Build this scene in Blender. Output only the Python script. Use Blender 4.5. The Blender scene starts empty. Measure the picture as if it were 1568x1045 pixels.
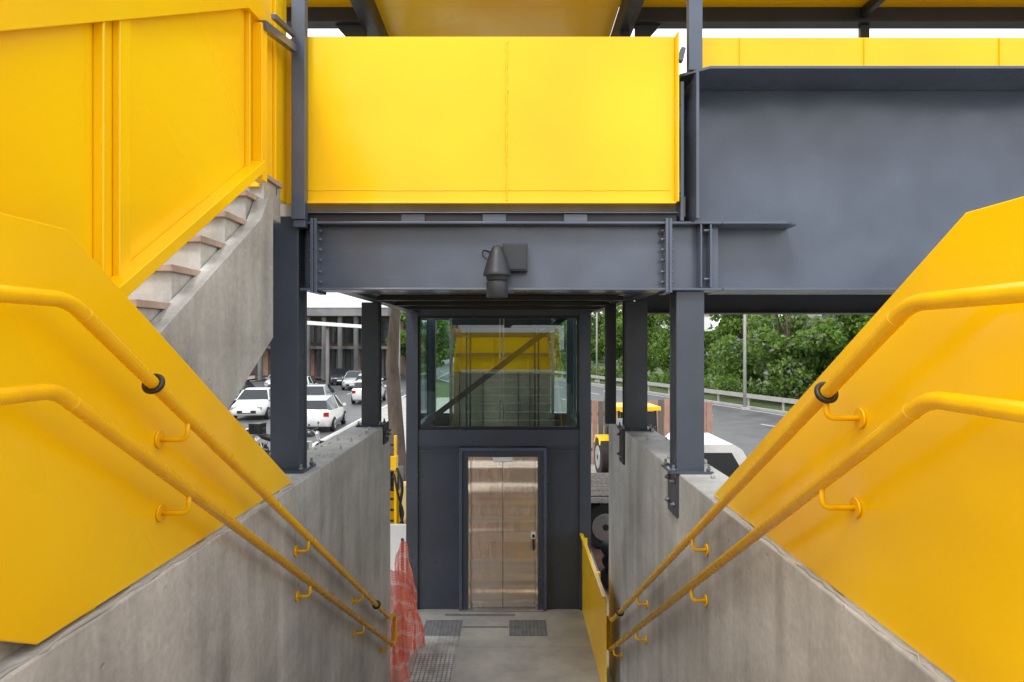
import bpy, math, random
import numpy as np
from mathutils import Vector, Matrix
random.seed(4)
H = 3.8   # eye height above street level
scene = bpy.context.scene
scene.view_settings.view_transform = 'Standard'
scene.view_settings.look = 'None'
scene.view_settings.exposure = 0

# ------------------------------------------------------------------ materials
def mat_base(name):
    m = bpy.data.materials.new(name); m.use_nodes = True
    nt = m.node_tree; b = nt.nodes['Principled BSDF']
    return m, nt, b
def N(nt, t, **kw):
    n = nt.nodes.new(t)
    for k, v in kw.items(): setattr(n, k, v)
    return n
def pbr(name, c1, c2=None, scale=3.0, rough=0.5, rvar=0.1, metal=0.0, bump=0.0, bscale=40, stretch=(1,1,1),
        bump2=0.0, b2scale=2.0, detail=4, spec=0.5, lo=0.35, hi=0.65, coat=0.0):
    m, nt, b = mat_base(name)
    c2 = c2 or tuple(x*0.85 for x in c1)
    tc = N(nt, 'ShaderNodeTexCoord'); mp = N(nt, 'ShaderNodeMapping')
    mp.inputs['Scale'].default_value = stretch
    nt.links.new(tc.outputs['Object'], mp.inputs['Vector'])
    no = N(nt, 'ShaderNodeTexNoise'); no.inputs['Scale'].default_value = scale; no.inputs['Detail'].default_value = detail
    no.inputs['Roughness'].default_value = 0.62
    nt.links.new(mp.outputs[0], no.inputs['Vector'])
    cr = N(nt, 'ShaderNodeValToRGB'); cr.color_ramp.elements[0].position = lo; cr.color_ramp.elements[1].position = hi
    cr.color_ramp.elements[0].color = (*c1, 1); cr.color_ramp.elements[1].color = (*c2, 1)
    nt.links.new(no.outputs[0], cr.inputs[0]); nt.links.new(cr.outputs[0], b.inputs['Base Color'])
    mr = N(nt, 'ShaderNodeMapRange'); mr.inputs[1].default_value = .3; mr.inputs[2].default_value = .7
    mr.inputs[3].default_value = max(0.02, rough-rvar); mr.inputs[4].default_value = rough+rvar
    nt.links.new(no.outputs[0], mr.inputs[0]); nt.links.new(mr.outputs[0], b.inputs['Roughness'])
    b.inputs['Metallic'].default_value = metal; b.inputs['Specular IOR Level'].default_value = spec
    b.inputs['Coat Weight'].default_value = coat; b.inputs['Coat Roughness'].default_value = 0.13
    last = None
    if bump2:
        n2 = N(nt, 'ShaderNodeTexNoise'); n2.inputs['Scale'].default_value = b2scale; n2.inputs['Detail'].default_value = 1.5
        nt.links.new(mp.outputs[0], n2.inputs['Vector'])
        bp = N(nt, 'ShaderNodeBump'); bp.inputs['Strength'].default_value = 1.0; bp.inputs['Distance'].default_value = bump2
        nt.links.new(n2.outputs[0], bp.inputs['Height']); last = bp
    if bump:
        n2 = N(nt, 'ShaderNodeTexNoise'); n2.inputs['Scale'].default_value = bscale; n2.inputs['Detail'].default_value = 3
        nt.links.new(mp.outputs[0], n2.inputs['Vector'])
        bp = N(nt, 'ShaderNodeBump'); bp.inputs['Strength'].default_value = 1.0; bp.inputs['Distance'].default_value = bump
        nt.links.new(n2.outputs[0], bp.inputs['Height'])
        if last: nt.links.new(last.outputs[0], bp.inputs['Normal'])
        last = bp
    if last:
        nt.links.new(last.outputs[0], b.inputs['Normal']); nt.links.new(last.outputs[0], b.inputs['Coat Normal'])
    return m

YEL = pbr('yellow_paint', (0.95,0.60,0.0), (0.90,0.50,0.0), scale=.7, rough=0.30, rvar=0.06, bump=0.0004, bscale=50, bump2=0.03, b2scale=1.3, spec=0.28, detail=1.5, coat=.25)
YRAIL = pbr('yellow_rail_paint', (0.88,0.50,0.0), (0.80,0.42,0.0), scale=6, rough=0.26, rvar=0.08, bump=0.0007, bscale=50, spec=.4)
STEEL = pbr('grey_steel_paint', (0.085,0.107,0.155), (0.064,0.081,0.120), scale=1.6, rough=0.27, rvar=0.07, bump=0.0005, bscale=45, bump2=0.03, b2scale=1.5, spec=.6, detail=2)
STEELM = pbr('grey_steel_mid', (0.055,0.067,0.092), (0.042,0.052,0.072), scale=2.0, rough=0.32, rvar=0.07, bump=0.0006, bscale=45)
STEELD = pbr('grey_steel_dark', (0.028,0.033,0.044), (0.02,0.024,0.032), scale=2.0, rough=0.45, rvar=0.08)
BLK = pbr('black_plastic', (0.012,0.012,0.013), rough=0.4)
WOODT = pbr('tread_stone', (0.48,0.36,0.30), (0.34,0.26,0.22), scale=9, rough=0.7)
BOLT = pbr('bolt_metal', (0.10,0.11,0.13), (0.2,0.2,0.2), scale=30, rough=0.4, metal=0.3)
WHITE = pbr('white_paint', (0.8,0.8,0.8), (0.74,0.74,0.73), scale=2, rough=0.3)
CARW = pbr('car_white', (0.8,0.8,0.8), rough=0.2, rvar=.03, coat=0.5)
CARS = pbr('car_silver', (0.45,0.47,0.5), rough=0.25, metal=0.5, coat=0.5)
CARK = pbr('car_dark', (0.03,0.035,0.045), rough=0.2, rvar=.05, coat=0.5)
CARG = pbr('car_window', (0.015,0.02,0.025), rough=0.08, rvar=.02)
TYRE = pbr('tyre', (0.02,0.02,0.02), rough=0.8)
CHROME = pbr('bare_metal', (0.5,0.5,0.5), rough=0.3, metal=0.9)
REDL = pbr('red_lens', (0.35,0.01,0.01), rough=0.2)
SOIL = pbr('reddish_soil', (0.16,0.075,0.045), (0.10,0.05,0.035), scale=5, rough=0.95, bump=0.02, bscale=9)
GRASS = pbr('grass', (0.06,0.10,0.025), (0.09,0.12,0.04), scale=1.5, rough=0.95, bump=0.04, bscale=30)
ASPH = pbr('asphalt', (0.07,0.07,0.075), (0.11,0.11,0.113), scale=.8, rough=0.5, bump=0.004, bscale=60)
PAVE = pbr('pavement_concrete', (0.44,0.425,0.385), (0.29,0.28,0.255), scale=2.2, rough=0.6, bump=0.002, bscale=50, lo=.32, hi=.68, detail=7)
KERB = pbr('kerb_stone', (0.42,0.41,0.39), rough=0.8)
BARK = pbr('bark', (0.12,0.09,0.07), (0.06,0.045,0.035), scale=6, stretch=(1,1,.25), rough=0.9, bump=0.02, bscale=12)
WOOD = pbr('old_timber', (0.17,0.14,0.115), (0.09,0.075,0.065), scale=5, stretch=(6,1,6), rough=0.85, bump=.003)
HOARD = pbr('hoarding_board', (0.40,0.24,0.19), (0.30,0.17,0.13), scale=2, rough=0.8)
TACT = pbr('tactile_dark', (0.13,0.135,0.14), (0.20,0.20,0.20), scale=8, rough=0.8, bump=.001)
TACTL = pbr('tactile_light', (0.48,0.47,0.44), (0.26,0.26,0.25), scale=5, rough=0.8, bump=.001, detail=7)
PALE = pbr('pale_grey_green', (0.40,0.40,0.31), (0.29,0.29,0.23), scale=2, rough=0.5)
BRONZE = pbr('bronze_panel', (0.24,0.15,0.08), (0.16,0.11,0.06), scale=2, rough=0.35)
BCONC = pbr('building_concrete', (0.42,0.40,0.37), (0.34,0.32,0.30), scale=.6, rough=0.8)
BCOLD = pbr('building_concrete_grey', (0.20,0.20,0.20), (0.15,0.15,0.155), scale=.6, rough=0.8)
BBRWN = pbr('building_brown', (0.16,0.10,0.065), (0.11,0.07,0.05), scale=.6, rough=0.7)
BGLS = pbr('building_glass', (0.05,0.07,0.08), (0.03,0.04,0.05), scale=.4, rough=0.12)

def concrete():
    m, nt, b = mat_base('cast_concrete')
    tc = N(nt,'ShaderNodeTexCoord')
    def noise(scale, stretch, det=5):
        mp = N(nt,'ShaderNodeMapping'); mp.inputs['Scale'].default_value = stretch
        nt.links.new(tc.outputs['Object'], mp.inputs[0])
        n = N(nt,'ShaderNodeTexNoise'); n.inputs['Scale'].default_value = scale; n.inputs['Detail'].default_value = det
        n.inputs['Roughness'].default_value=.66
        nt.links.new(mp.outputs[0], n.inputs['Vector']); return n
    a = noise(.9,(1,1,1),7); s = noise(5,(1,1,.09),4); f = noise(30,(1,1,1),4); bd = noise(2.0,(.15,.15,1.6),3); st=noise(2.2,(1,1,.7),6)
    r1 = N(nt,'ShaderNodeValToRGB'); r1.color_ramp.elements[0].position=.36; r1.color_ramp.elements[1].position=.64
    r1.color_ramp.elements[0].color=(.385,.382,.365,1); r1.color_ramp.elements[1].color=(.57,.565,.54,1)
    nt.links.new(a.outputs[0], r1.inputs[0])
    def mul(prev, n, lo, hi, fac, p0=.35, p1=.65):
        r = N(nt,'ShaderNodeMapRange'); r.inputs[1].default_value=p0; r.inputs[2].default_value=p1; r.inputs[3].default_value=lo; r.inputs[4].default_value=hi
        nt.links.new(n.outputs[0], r.inputs[0])
        mx = N(nt,'ShaderNodeMix'); mx.data_type='RGBA'; mx.blend_type='MULTIPLY'; mx.inputs[0].default_value=fac
        nt.links.new(prev, mx.inputs[6]); nt.links.new(r.outputs[0], mx.inputs[7]); return mx.outputs[2]
    o = mul(r1.outputs[0], s, .78, 1.04, .8,.36,.56); o = mul(o, f, .86, 1.05, .9); o = mul(o, bd, .86, 1.05, .7)
    o = mul(o, st, .76, 1.0, .85, .34,.46); o = mul(o, st, 1.0, 1.16, .8, .58,.66)
    nt.links.new(o, b.inputs['Base Color']); b.inputs['Roughness'].default_value=.6
    vo = N(nt,'ShaderNodeTexVoronoi'); vo.inputs['Scale'].default_value=7; nt.links.new(tc.outputs['Object'], vo.inputs['Vector'])
    pit = N(nt,'ShaderNodeMapRange'); pit.inputs[1].default_value=.0; pit.inputs[2].default_value=.09; nt.links.new(vo.outputs['Distance'], pit.inputs[0])
    ad = N(nt,'ShaderNodeMath', operation='MULTIPLY_ADD'); nt.links.new(st.outputs[0], ad.inputs[0]); ad.inputs[1].default_value=1.4; nt.links.new(pit.outputs[0], ad.inputs[2])
    bp = N(nt,'ShaderNodeBump'); bp.inputs['Distance'].default_value=.005; bp.inputs['Strength'].default_value=1
    nt.links.new(ad.outputs[0], bp.inputs['Height']); nt.links.new(bp.outputs[0], b.inputs['Normal'])
    return m
CONC = concrete()

def stainless():
    m, nt, b = mat_base('brushed_stainless')
    b.inputs['Metallic'].default_value=1; b.inputs['Base Color'].default_value=(.84,.73,.62,1); b.inputs['Roughness'].default_value=.27
    tc=N(nt,'ShaderNodeTexCoord'); mp=N(nt,'ShaderNodeMapping'); mp.inputs['Scale'].default_value=(110,1,.8)
    nt.links.new(tc.outputs['Object'],mp.inputs[0]); n=N(nt,'ShaderNodeTexNoise'); n.inputs['Scale'].default_value=3; n.inputs['Detail'].default_value=2
    nt.links.new(mp.outputs[0],n.inputs['Vector'])
    mp2=N(nt,'ShaderNodeMapping'); mp2.inputs['Scale'].default_value=(.12,1,3.0); nt.links.new(tc.outputs['Object'],mp2.inputs[0])
    n2=N(nt,'ShaderNodeTexNoise'); n2.inputs['Scale'].default_value=1.7; n2.inputs['Detail'].default_value=.5; nt.links.new(mp2.outputs[0],n2.inputs['Vector'])
    b1=N(nt,'ShaderNodeBump'); b1.inputs['Distance'].default_value=.075; nt.links.new(n2.outputs[0],b1.inputs['Height'])
    bp=N(nt,'ShaderNodeBump'); bp.inputs['Distance'].default_value=.0022; nt.links.new(n.outputs[0],bp.inputs['Height'])
    nt.links.new(b1.outputs[0],bp.inputs['Normal']); nt.links.new(bp.outputs[0],b.inputs['Normal'])
    return m
INOX = stainless()

def glass():
    m = bpy.data.materials.new('tinted_glass'); m.use_nodes=True; nt=m.node_tree; nt.nodes.clear()
    o=N(nt,'ShaderNodeOutputMaterial'); t=N(nt,'ShaderNodeBsdfTransparent'); t.inputs[0].default_value=(.86,.93,.91,1)
    g=N(nt,'ShaderNodeBsdfGlossy'); g.inputs['Roughness'].default_value=.01; g.inputs[0].default_value=(.95,1,1,1)
    fr=N(nt,'ShaderNodeFresnel'); fr.inputs[0].default_value=1.6
    mx=N(nt,'ShaderNodeMixShader'); nt.links.new(fr.outputs[0],mx.inputs[0]); nt.links.new(t.outputs[0],mx.inputs[1]); nt.links.new(g.outputs[0],mx.inputs[2])
    nt.links.new(mx.outputs[0],o.inputs[0]); return m
GLASS = glass()

def leafmat(name, c1, c2, c3=None):
    m, nt, b = mat_base(name)
    ge=N(nt,'ShaderNodeNewGeometry'); cr=N(nt,'ShaderNodeValToRGB')
    cr.color_ramp.elements[0].color=(*c1,1); cr.color_ramp.elements[1].color=(*c2,1)
    if c3:
        e=cr.color_ramp.elements.new(.93); e.color=(*c2,1); cr.color_ramp.elements[2].color=(*c3,1); cr.color_ramp.elements[2].position=.97
    nt.links.new(ge.outputs['Random Per Island'],cr.inputs[0]); nt.links.new(cr.outputs[0],b.inputs['Base Color'])
    b.inputs['Roughness'].default_value=.55
    tr=N(nt,'ShaderNodeBsdfTranslucent'); nt.links.new(cr.outputs[0],tr.inputs[0])
    mx=N(nt,'ShaderNodeMixShader'); mx.inputs[0].default_value=.4
    out=[n for n in nt.nodes if n.type=='OUTPUT_MATERIAL'][0]
    nt.links.new(b.outputs[0],mx.inputs[1]); nt.links.new(tr.outputs[0],mx.inputs[2]); nt.links.new(mx.outputs[0],out.inputs[0])
    return m
LEAF = leafmat('leaves',(0.055,0.13,0.015),(0.22,0.35,0.055))
LEAFJ = leafmat('leaves_flowering',(0.065,0.14,0.02),(0.23,0.35,0.07),(0.36,0.28,0.52))
LEAFD = leafmat('leaves_far',(0.08,0.13,0.05),(0.18,0.25,0.10))

def netmat():
    m, nt, b = mat_base('barrier_netting')
    tc=N(nt,'ShaderNodeTexCoord'); sp=N(nt,'ShaderNodeSeparateXYZ'); nt.links.new(tc.outputs['UV'],sp.inputs[0])
    def band(o, f, w):
        a=N(nt,'ShaderNodeMath',operation='MULTIPLY'); nt.links.new(o,a.inputs[0]); a.inputs[1].default_value=f
        c=N(nt,'ShaderNodeMath',operation='FRACT'); nt.links.new(a.outputs[0],c.inputs[0])
        d=N(nt,'ShaderNodeMath',operation='LESS_THAN'); nt.links.new(c.outputs[0],d.inputs[0]); d.inputs[1].default_value=w; return d.outputs[0]
    u=band(sp.outputs[0],60,.5); v=band(sp.outputs[1],44,.5)
    mxm=N(nt,'ShaderNodeMath',operation='MAXIMUM'); nt.links.new(u,mxm.inputs[0]); nt.links.new(v,mxm.inputs[1])
    al=N(nt,'ShaderNodeMapRange'); al.inputs[3].default_value=.25; al.inputs[4].default_value=.85; nt.links.new(mxm.outputs[0],al.inputs[0]); nt.links.new(al.outputs[0],b.inputs['Alpha'])
    st=band(sp.outputs[1],7.0,.25)
    mx=N(nt,'ShaderNodeMix'); mx.data_type='RGBA'; nt.links.new(st,mx.inputs[0]); mx.inputs[6].default_value=(.92,.23,.16,1); mx.inputs[7].default_value=(.9,.48,.42,1)
    nt.links.new(mx.outputs[2],b.inputs['Base Color']); b.inputs['Roughness'].default_value=.4
    return m
NET = netmat()

# ------------------------------------------------------------------ mesh builder
class B:
    def __init__(s): s.v=[]; s.f=[]; s.m=[]; s.sm=[]; s.mats=[]
    def mi(s, mat):
        if mat not in s.mats: s.mats.append(mat)
        return s.mats.index(mat)
    def add(s, vs, fs, mat, smooth=False):
        o=len(s.v); s.v += [tuple(v) for v in vs]; i=s.mi(mat)
        for f in fs: s.f.append([o+k for k in f]); s.m.append(i); s.sm.append(smooth)
    def box(s,x0,x1,y0,y1,z0,z1,mat,M=None):
        vs=[(x,y,z) for z in (z0,z1) for y in (y0,y1) for x in (x0,x1)]
        if M is not None: vs=[M@Vector(v) for v in vs]
        s.add(vs,[(0,2,3,1),(4,5,7,6),(0,1,5,4),(2,6,7,3),(0,4,6,2),(1,3,7,5)],mat)
    def prism(s,poly,axis,a0,a1,mat):
        n=len(poly)
        def mk(p,a):
            if axis=='X': return (a,p[0],p[1])
            if axis=='Y': return (p[0],a,p[1])
            return (p[0],p[1],a)
        vs=[mk(p,a0) for p in poly]+[mk(p,a1) for p in poly]
        fs=[tuple(range(n))[::-1],tuple(range(n,2*n))]+[(i,(i+1)%n,n+(i+1)%n,n+i) for i in range(n)]
        s.add(vs,fs,mat)
    def tube(s,path,r,mat,n=16,cap=True):
        pts=[Vector(p) for p in path]; rs=r if isinstance(r,(list,tuple)) else [r]*len(pts)
        vs=[]; up=None
        for i,p in enumerate(pts):
            t=(pts[min(i+1,len(pts)-1)]-pts[max(i-1,0)]).normalized()
            if up is None:
                up=Vector((0,0,1)) if abs(t.z)<.9 else Vector((1,0,0))
            a=t.cross(up).normalized(); b_=a.cross(t).normalized(); up=b_
            for k in range(n):
                th=2*math.pi*k/n; vs.append(p+rs[i]*(a*math.cos(th)+b_*math.sin(th)))
        fs=[]
        for i in range(len(pts)-1):
            for k in range(n):
                fs.append((i*n+k,i*n+(k+1)%n,(i+1)*n+(k+1)%n,(i+1)*n+k))
        s.add(vs,fs,mat,True)
        if cap:
            o=len(s.v)-len(vs)
            s.f.append([o+k for k in range(n)][::-1]); s.m.append(s.mi(mat)); s.sm.append(False)
            o2=o+(len(pts)-1)*n
            s.f.append([o2+k for k in range(n)]); s.m.append(s.mi(mat)); s.sm.append(False)
    def cyl(s,p0,p1,r,mat,n=16,r2=None): s.tube([p0,p1],[r,r if r2 is None else r2],mat,n)
    def bar(s,p0,p1,w,h,mat):
        p0=Vector(p0);p1=Vector(p1);t=(p1-p0).normalized(); up=Vector((0,0,1)) if abs(t.z)<.95 else Vector((0,1,0))
        a=t.cross(up).normalized();c=a.cross(t).normalized()
        vs=[p+sx*a*w/2+sz*c*h/2 for p in (p0,p1) for sx,sz in ((-1,-1),(1,-1),(1,1),(-1,1))]
        s.add(vs,[(3,2,1,0),(4,5,6,7),(0,1,5,4),(1,2,6,5),(2,3,7,6),(3,0,4,7)],mat)
    def torus(s,c,axis,R,r,mat,n=24,m=8):
        c=Vector(c);ax=Vector(axis).normalized();u=ax.orthogonal().normalized();w=ax.cross(u)
        vs=[];fs=[]
        for i in range(n):
            th=2*math.pi*i/n;d=u*math.cos(th)+w*math.sin(th)
            for j in range(m):
                ph=2*math.pi*j/m; vs.append(c+d*(R+r*math.cos(ph))+ax*r*math.sin(ph))
        for i in range(n):
            for j in range(m): fs.append((i*m+j,((i+1)%n)*m+j,((i+1)%n)*m+(j+1)%m,i*m+(j+1)%m))
        s.add(vs,fs,mat,True)
    def make(s,name,bevel=0,loc=(0,0,0),rot=0):
        me=bpy.data.meshes.new(name); me.from_pydata(s.v,[],s.f)
        for m in s.mats: me.materials.append(m)
        me.polygons.foreach_set('material_index',s.m); me.polygons.foreach_set('use_smooth',s.sm)
        import bmesh
        bm=bmesh.new(); bm.from_mesh(me); bmesh.ops.recalc_face_normals(bm,faces=bm.faces); bm.to_mesh(me); bm.free()
        ob=bpy.data.objects.new(name,me); scene.collection.objects.link(ob); ob.location=loc; ob.rotation_euler=(0,0,rot)
        if bevel:
            md=ob.modifiers.new('bevel','BEVEL'); md.width=bevel; md.segments=2; md.limit_method='ANGLE'; md.angle_limit=math.radians(50); md.harden_normals=False
        return ob
def Z(z): return H+z
def P2(l): return [(a,H+b) for a,b in l]

# ------------------------------------------------------------------ ground, roads
b=B(); b.add([(-900,-300,-.16),(900,-300,-.16),(900,1500,-.16),(-900,1500,-.16)],[(0,1,2,3)],GRASS); b.make('ground')
def strip(name,e0,e1,z,mat,z2=None):
    b=B(); b.add([(*e0[0],z),(*e1[0],z),(*e1[1],z),(*e0[1],z)],[(0,1,2,3)],mat); return b.make(name)
strip('road',((-22,-60),(-30,300)),((-6.6,-60),(-9,300)),-.125,ASPH)
rl=lambda Y:6.5-.3*(Y-22)
strip('road',((rl(-60),-60),(rl(120),120)),((rl(-60)+12.5,-60),(rl(120)+12.5,120)),-.121,ASPH)
b=B(); isl=[(-6.5,-60),(rl(-60),-60),(rl(42),42),(rl(42)-1.2,46),(-7.4,46)]
b.prism(isl,'Z',-.16,-.006,PAVE); b.make('pavement',0.02)
b=B()
b.bar((-6.42,-60,-.07),(-7.35,46,-.07),.15,.17,KERB); b.bar((rl(-60)+.05,-60,-.07),(rl(42)+.05,42,-.07),.15,.17,KERB)
b.bar((rl(-60)+12.6,-60,-.07),(rl(120)+12.6,120,-.07),.15,.17,KERB); b.bar((-22.1,-60,-.07),(-30.1,300,-.07),.15,.17,KERB)
b.make('kerb',.01)
b=B()
def ln(p,q,w,z=-.113):
    p=Vector(p);q=Vector(q);t=(q-p).normalized();n=Vector((-t.y,t.x))*w/2
    b.add([(*(p-n),z),(*(q-n),z),(*(q+n),z),(*(p+n),z)],[(3,2,1,0)],WHITE)
for Y in range(-20,118,7):
    for k in (4.1,8.3):
        ln((rl(Y)+k,Y),(rl(Y+3.2)+k,Y+3.2),.13)
    for k in (3.9,7.8,11.6):
        x0=-6.6-k-(Y+60)*.0145; ln((x0,Y),(x0-.03,Y+3.2),.13)
ln((rl(-60)+.5,-60),(rl(118)+.5,118),.14); ln((rl(-60)+12,-60),(rl(118)+12,118),.14)
ln((-7.0,-60),(-8.1,118),.14)
b.make('road_markings')
strip('sidewalk',((-26,-60),(-36,200)),((-22.2,-60),(-30.2,200)),-.02,PAVE)
b=B(); b.box(1.45,4.6,8.6,19,-.003,.02,SOIL); b.make('soil_ground')

# entrance floor slab with joints + tactile tiles
b=B(); b.box(-1.35,1.1,6.0,9.9,-.01,.012,PAVE); b.box(-1.35,1.1,8.45,8.453,.0121,.0128,TACT); b.make('floor_slab')
b=B()
def tile(x,y,mat,mat2):
    b.box(x+.002,x+.248,y+.002,y+.248,.013,.017,mat)
    for i in range(5):
        for j in range(5):
            cx=x+.025+.05*i;cy=y+.025+.05*j
            b.cyl((cx,cy,.016),(cx,cy,.0225),.013,mat2,6,.009)
for j in range(8):
    for i in range(2):
        tile(-1.17+.25*i,7.26+.25*j,TACT if j>=6 else TACTL, TACT if j in (0,1,2,3,6,7) else TACTL)
for j in range(2):
    for i in range(2): tile(-.04+.25*i,8.76+.25*j,TACT,TACT)
b.box(-.92,.04,9.40,9.47,.013,.016,TACT)
b.box(-.66,-.05,9.02,9.06,.013,.016,TACT)
b.make('tactile_paving')

# ------------------------------------------------------------------ concrete stair well walls
b=B(); b.box(-1.66,-1.33,.9,7.47,-.01,Z(-.885),CONC); lw=b.make('concrete_wall',.008)
b=B(); b.box(1.13,1.44,.6,7.98,-.01,Z(-.90),CONC); rw=b.make('concrete_wall',.008)
rng=random.Random(3)
b=B()
for (x0,y0,y1,z) in ((-1.345,1.3,4.2,-.885),(1.15,1.2,3.9,-.90)):
    path=[];rs=[];y=y0
    while y<y1:
        path.append((x0+rng.uniform(-.008,.008),y,Z(z)+rng.uniform(-.004,.006))); rs.append(rng.uniform(.003,.012)); y+=rng.uniform(.03,.09)
    b.tube(path,rs,KERB,6)
for k in range(50):
    y=rng.uniform(4.3,7.2); sx=rng.choice((-1.5,1.3)); r=rng.uniform(.006,.022); x=sx+rng.uniform(-.13,.13)
    b.tube([(x,y,Z(-.9)),(x,y,Z(-.885)+r*.6),(x,y,Z(-.885)+r)],[r,r*.9,.002],KERB,6)
b.make('mortar_residue')

# descending stairs
b=B(); n=17
for k in range(n):
    y=1.55+.3*k; z1=2.95-(k+1)*2.95/n*1.0
    if z1>0.01:
        b.box(-1.33,1.13,y,y+.302,0,z1,CONC); b.box(-1.32,1.12,y-.02,y+.30,z1+.001,z1+.02,WOODT)
b.make('descending_staircase',.003)
b=B(); b.box(-3.1,1.44,-1.6,1.05,2.7,2.95,CONC); b.box(-1.33,1.13,1.05,1.55,2.7,2.95,CONC)
for x in (-2.9,1.2): b.box(x,x+.25,-1.5,-1.2,0,2.7,CONC)
b.make('stair_landing',.004)

# ascending flight on the left
b=B()
fl=[(4.06,.83),(4.06,.02),(2.1,-1.1),(1.1,-1.1),(1.1,-.95),(3.86,.69),(3.97,.83)]
b.prism(P2(fl),'X',-1.50,-1.42,CONC)
fl2=[(4.06,.80),(4.06,.04),(2.1,-1.08),(1.1,-1.08),(1.1,-.97),(3.9,.68)]
b.prism(P2(fl2),'X',-2.9,-1.502,CONC)
for k in range(-6,5):
    z=.336+.17*k; y=3.0+.28*k
    b.box(-2.9,-1.505,y+.02,y+.32,Z(z-.25),Z(z-.03),CONC)
    b.box(-2.9,-1.485,y-.015,y+.30,Z(z-.03),Z(z),WOODT)
b.make('ascending_staircase',.003)

# ------------------------------------------------------------------ yellow guard panels (descending flight)
b=B()
pl=[(.9,.343),(2.09,.343),(4.24,-.875),(1.96,-.872),(1.80,-.79),(.9,-.79)]
b.prism(P2(pl),'X',-1.374,-1.362,YEL)
b.make('yellow_guard_panel',.004)
b=B()
pr=[(.6,.33),(1.75,.33),(3.95,-.893),(.6,-.893)]
b.prism(P2(pr),'X',1.162,1.174,YEL)
b.make('yellow_guard_panel',.004)
b=B()
for y in (2.2,3.0,3.8): b.box(-1.42,-1.376,y,y+.06,Z(-.884),Z(-.75),YEL)
for y in (1.45,2.4,3.3): b.box(1.176,1.22,y,y+.06,Z(-.899),Z(-.75),YEL)
b.make('panel_bracket',.002)

# landing guard behind
b=B(); b.box(-3.1,1.44,-1.6,-1.58,Z(-.85),Z(.26),YEL)
for x in (-2.2,-1.3,-.6,.2,.9): b.box(x,x+.06,-1.58,-1.54,Z(-.84),Z(.25),YEL)
b.make('yellow_landing_guard',.003)

# upper-left panel of ascending flight
b=B()
S=lambda y: .98+.578*(y-3.93)
T=lambda y: 1.85+.525*(y-3.79)
up=[(.9,S(.9)),(3.93,.98),(4.06,.98),(4.06,1.83),(3.80,1.86),(.9,T(.9))]
b.prism(P2(up),'X',-1.512,-1.50,YEL)
cap=[(.9,T(.9)),(3.78,T(3.78)),(4.07,1.86),(4.10,1.92),(3.84,2.02),(3.80,2.3),(.9,T(.9)+.47)]
b.prism(P2(cap),'X',-1.515,-1.455,YEL)
b.prism(P2([(.9,S(.9)-.005),(3.93,.975),(3.93,1.04),(.9,S(.9)+.055)]),'X',-1.499,-1.42,YEL)
b.box(-1.499,-1.44,3.935,4.02,Z(.93),Z(1.84),YEL)
for y in (2.56,):
    b.prism(P2([(y,S(y)+.05),(y+.075,S(y+.075)+.05),(y+.075,T(y+.075)),(y,T(y))]),'X',-1.499,-1.47,YEL)
b.prism(P2([(2.44,S(2.44)+.05),(2.452,S(2.452)+.05),(2.452,T(2.452)),(2.44,T(2.44))]),'X',-1.499,-1.46,YEL)
b.prism(P2([(3.83,S(3.83)+.05),(3.84,S(3.84)+.05),(3.84,T(3.8)),(3.83,T(3.8))]),'X',-1.499,-1.47,YEL)
b.make('yellow_stair_guard',.004)
b=B(); b.box(-1.60,-1.525,4.11,4.618,Z(.93),Z(2.3),YEL); b.box(-1.524,-1.505,4.35,4.37,Z(.93),Z(2.3),YEL)
b.box(-1.6,-1.41,4.625,4.64,Z(.93),Z(2.05),YEL); b.make('yellow_corner_guard',.003)
b=B(); b.bar((-1.44,3.95,Z(1.83)),(-1.44,4.5,Z(1.93)),.04,.05,STEEL); b.bar((-1.44,4.12,Z(1.96)),(-1.44,4.5,Z(2.02)),.03,.03,STEEL)
b.make('steel_rail_connector',.002)

# ------------------------------------------------------------------ centre yellow panel
b=B()
b.box(-1.385,1.10,4.62,4.632,Z(.93),Z(2.06),YEL)
b.box(-1.385,1.10,4.585,4.62,Z(.925),Z(.937),YEL)
b.box(-1.385,1.10,4.632,4.70,Z(2.045),Z(2.06),YEL)
b.box(1.102,1.112,4.54,4.66,Z(.93),Z(2.06),YEL)
path=[(-.035+rng.uniform(-.005,.005),4.6195,Z(.95+i*.02)) for i in range(55)]
b.tube(path,[rng.uniform(.004,.010) for _ in path],YEL,8)
path=[(-1.38+i*.05,4.619,Z(1.02)+rng.uniform(-.002,.002)) for i in range(50)]
b.tube(path,[.0035]*50,YEL,6)
b.make('yellow_bridge_guard',.003)

b=B(); b.box(1.3,16,5.05,5.062,Z(1.1),Z(2.245),YEL)
for x in (1.68,2.6,3.6,4.6,6): b.box(x,x+.008,5.035,5.05,Z(1.1),Z(2.24),YEL)
b.make('yellow_bridge_guard',.003)
b=B(); b.box(1.3,16,7.1,7.112,Z(1.1),Z(2.1),YEL); b.box(-3.1,-1.5,7.1,7.112,Z(1.1),Z(2.1),YEL); b.box(-3.1,-3.09,4.0,7.1,Z(1.1),Z(2.1),YEL)
b.make('yellow_bridge_guard',.003)

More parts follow.
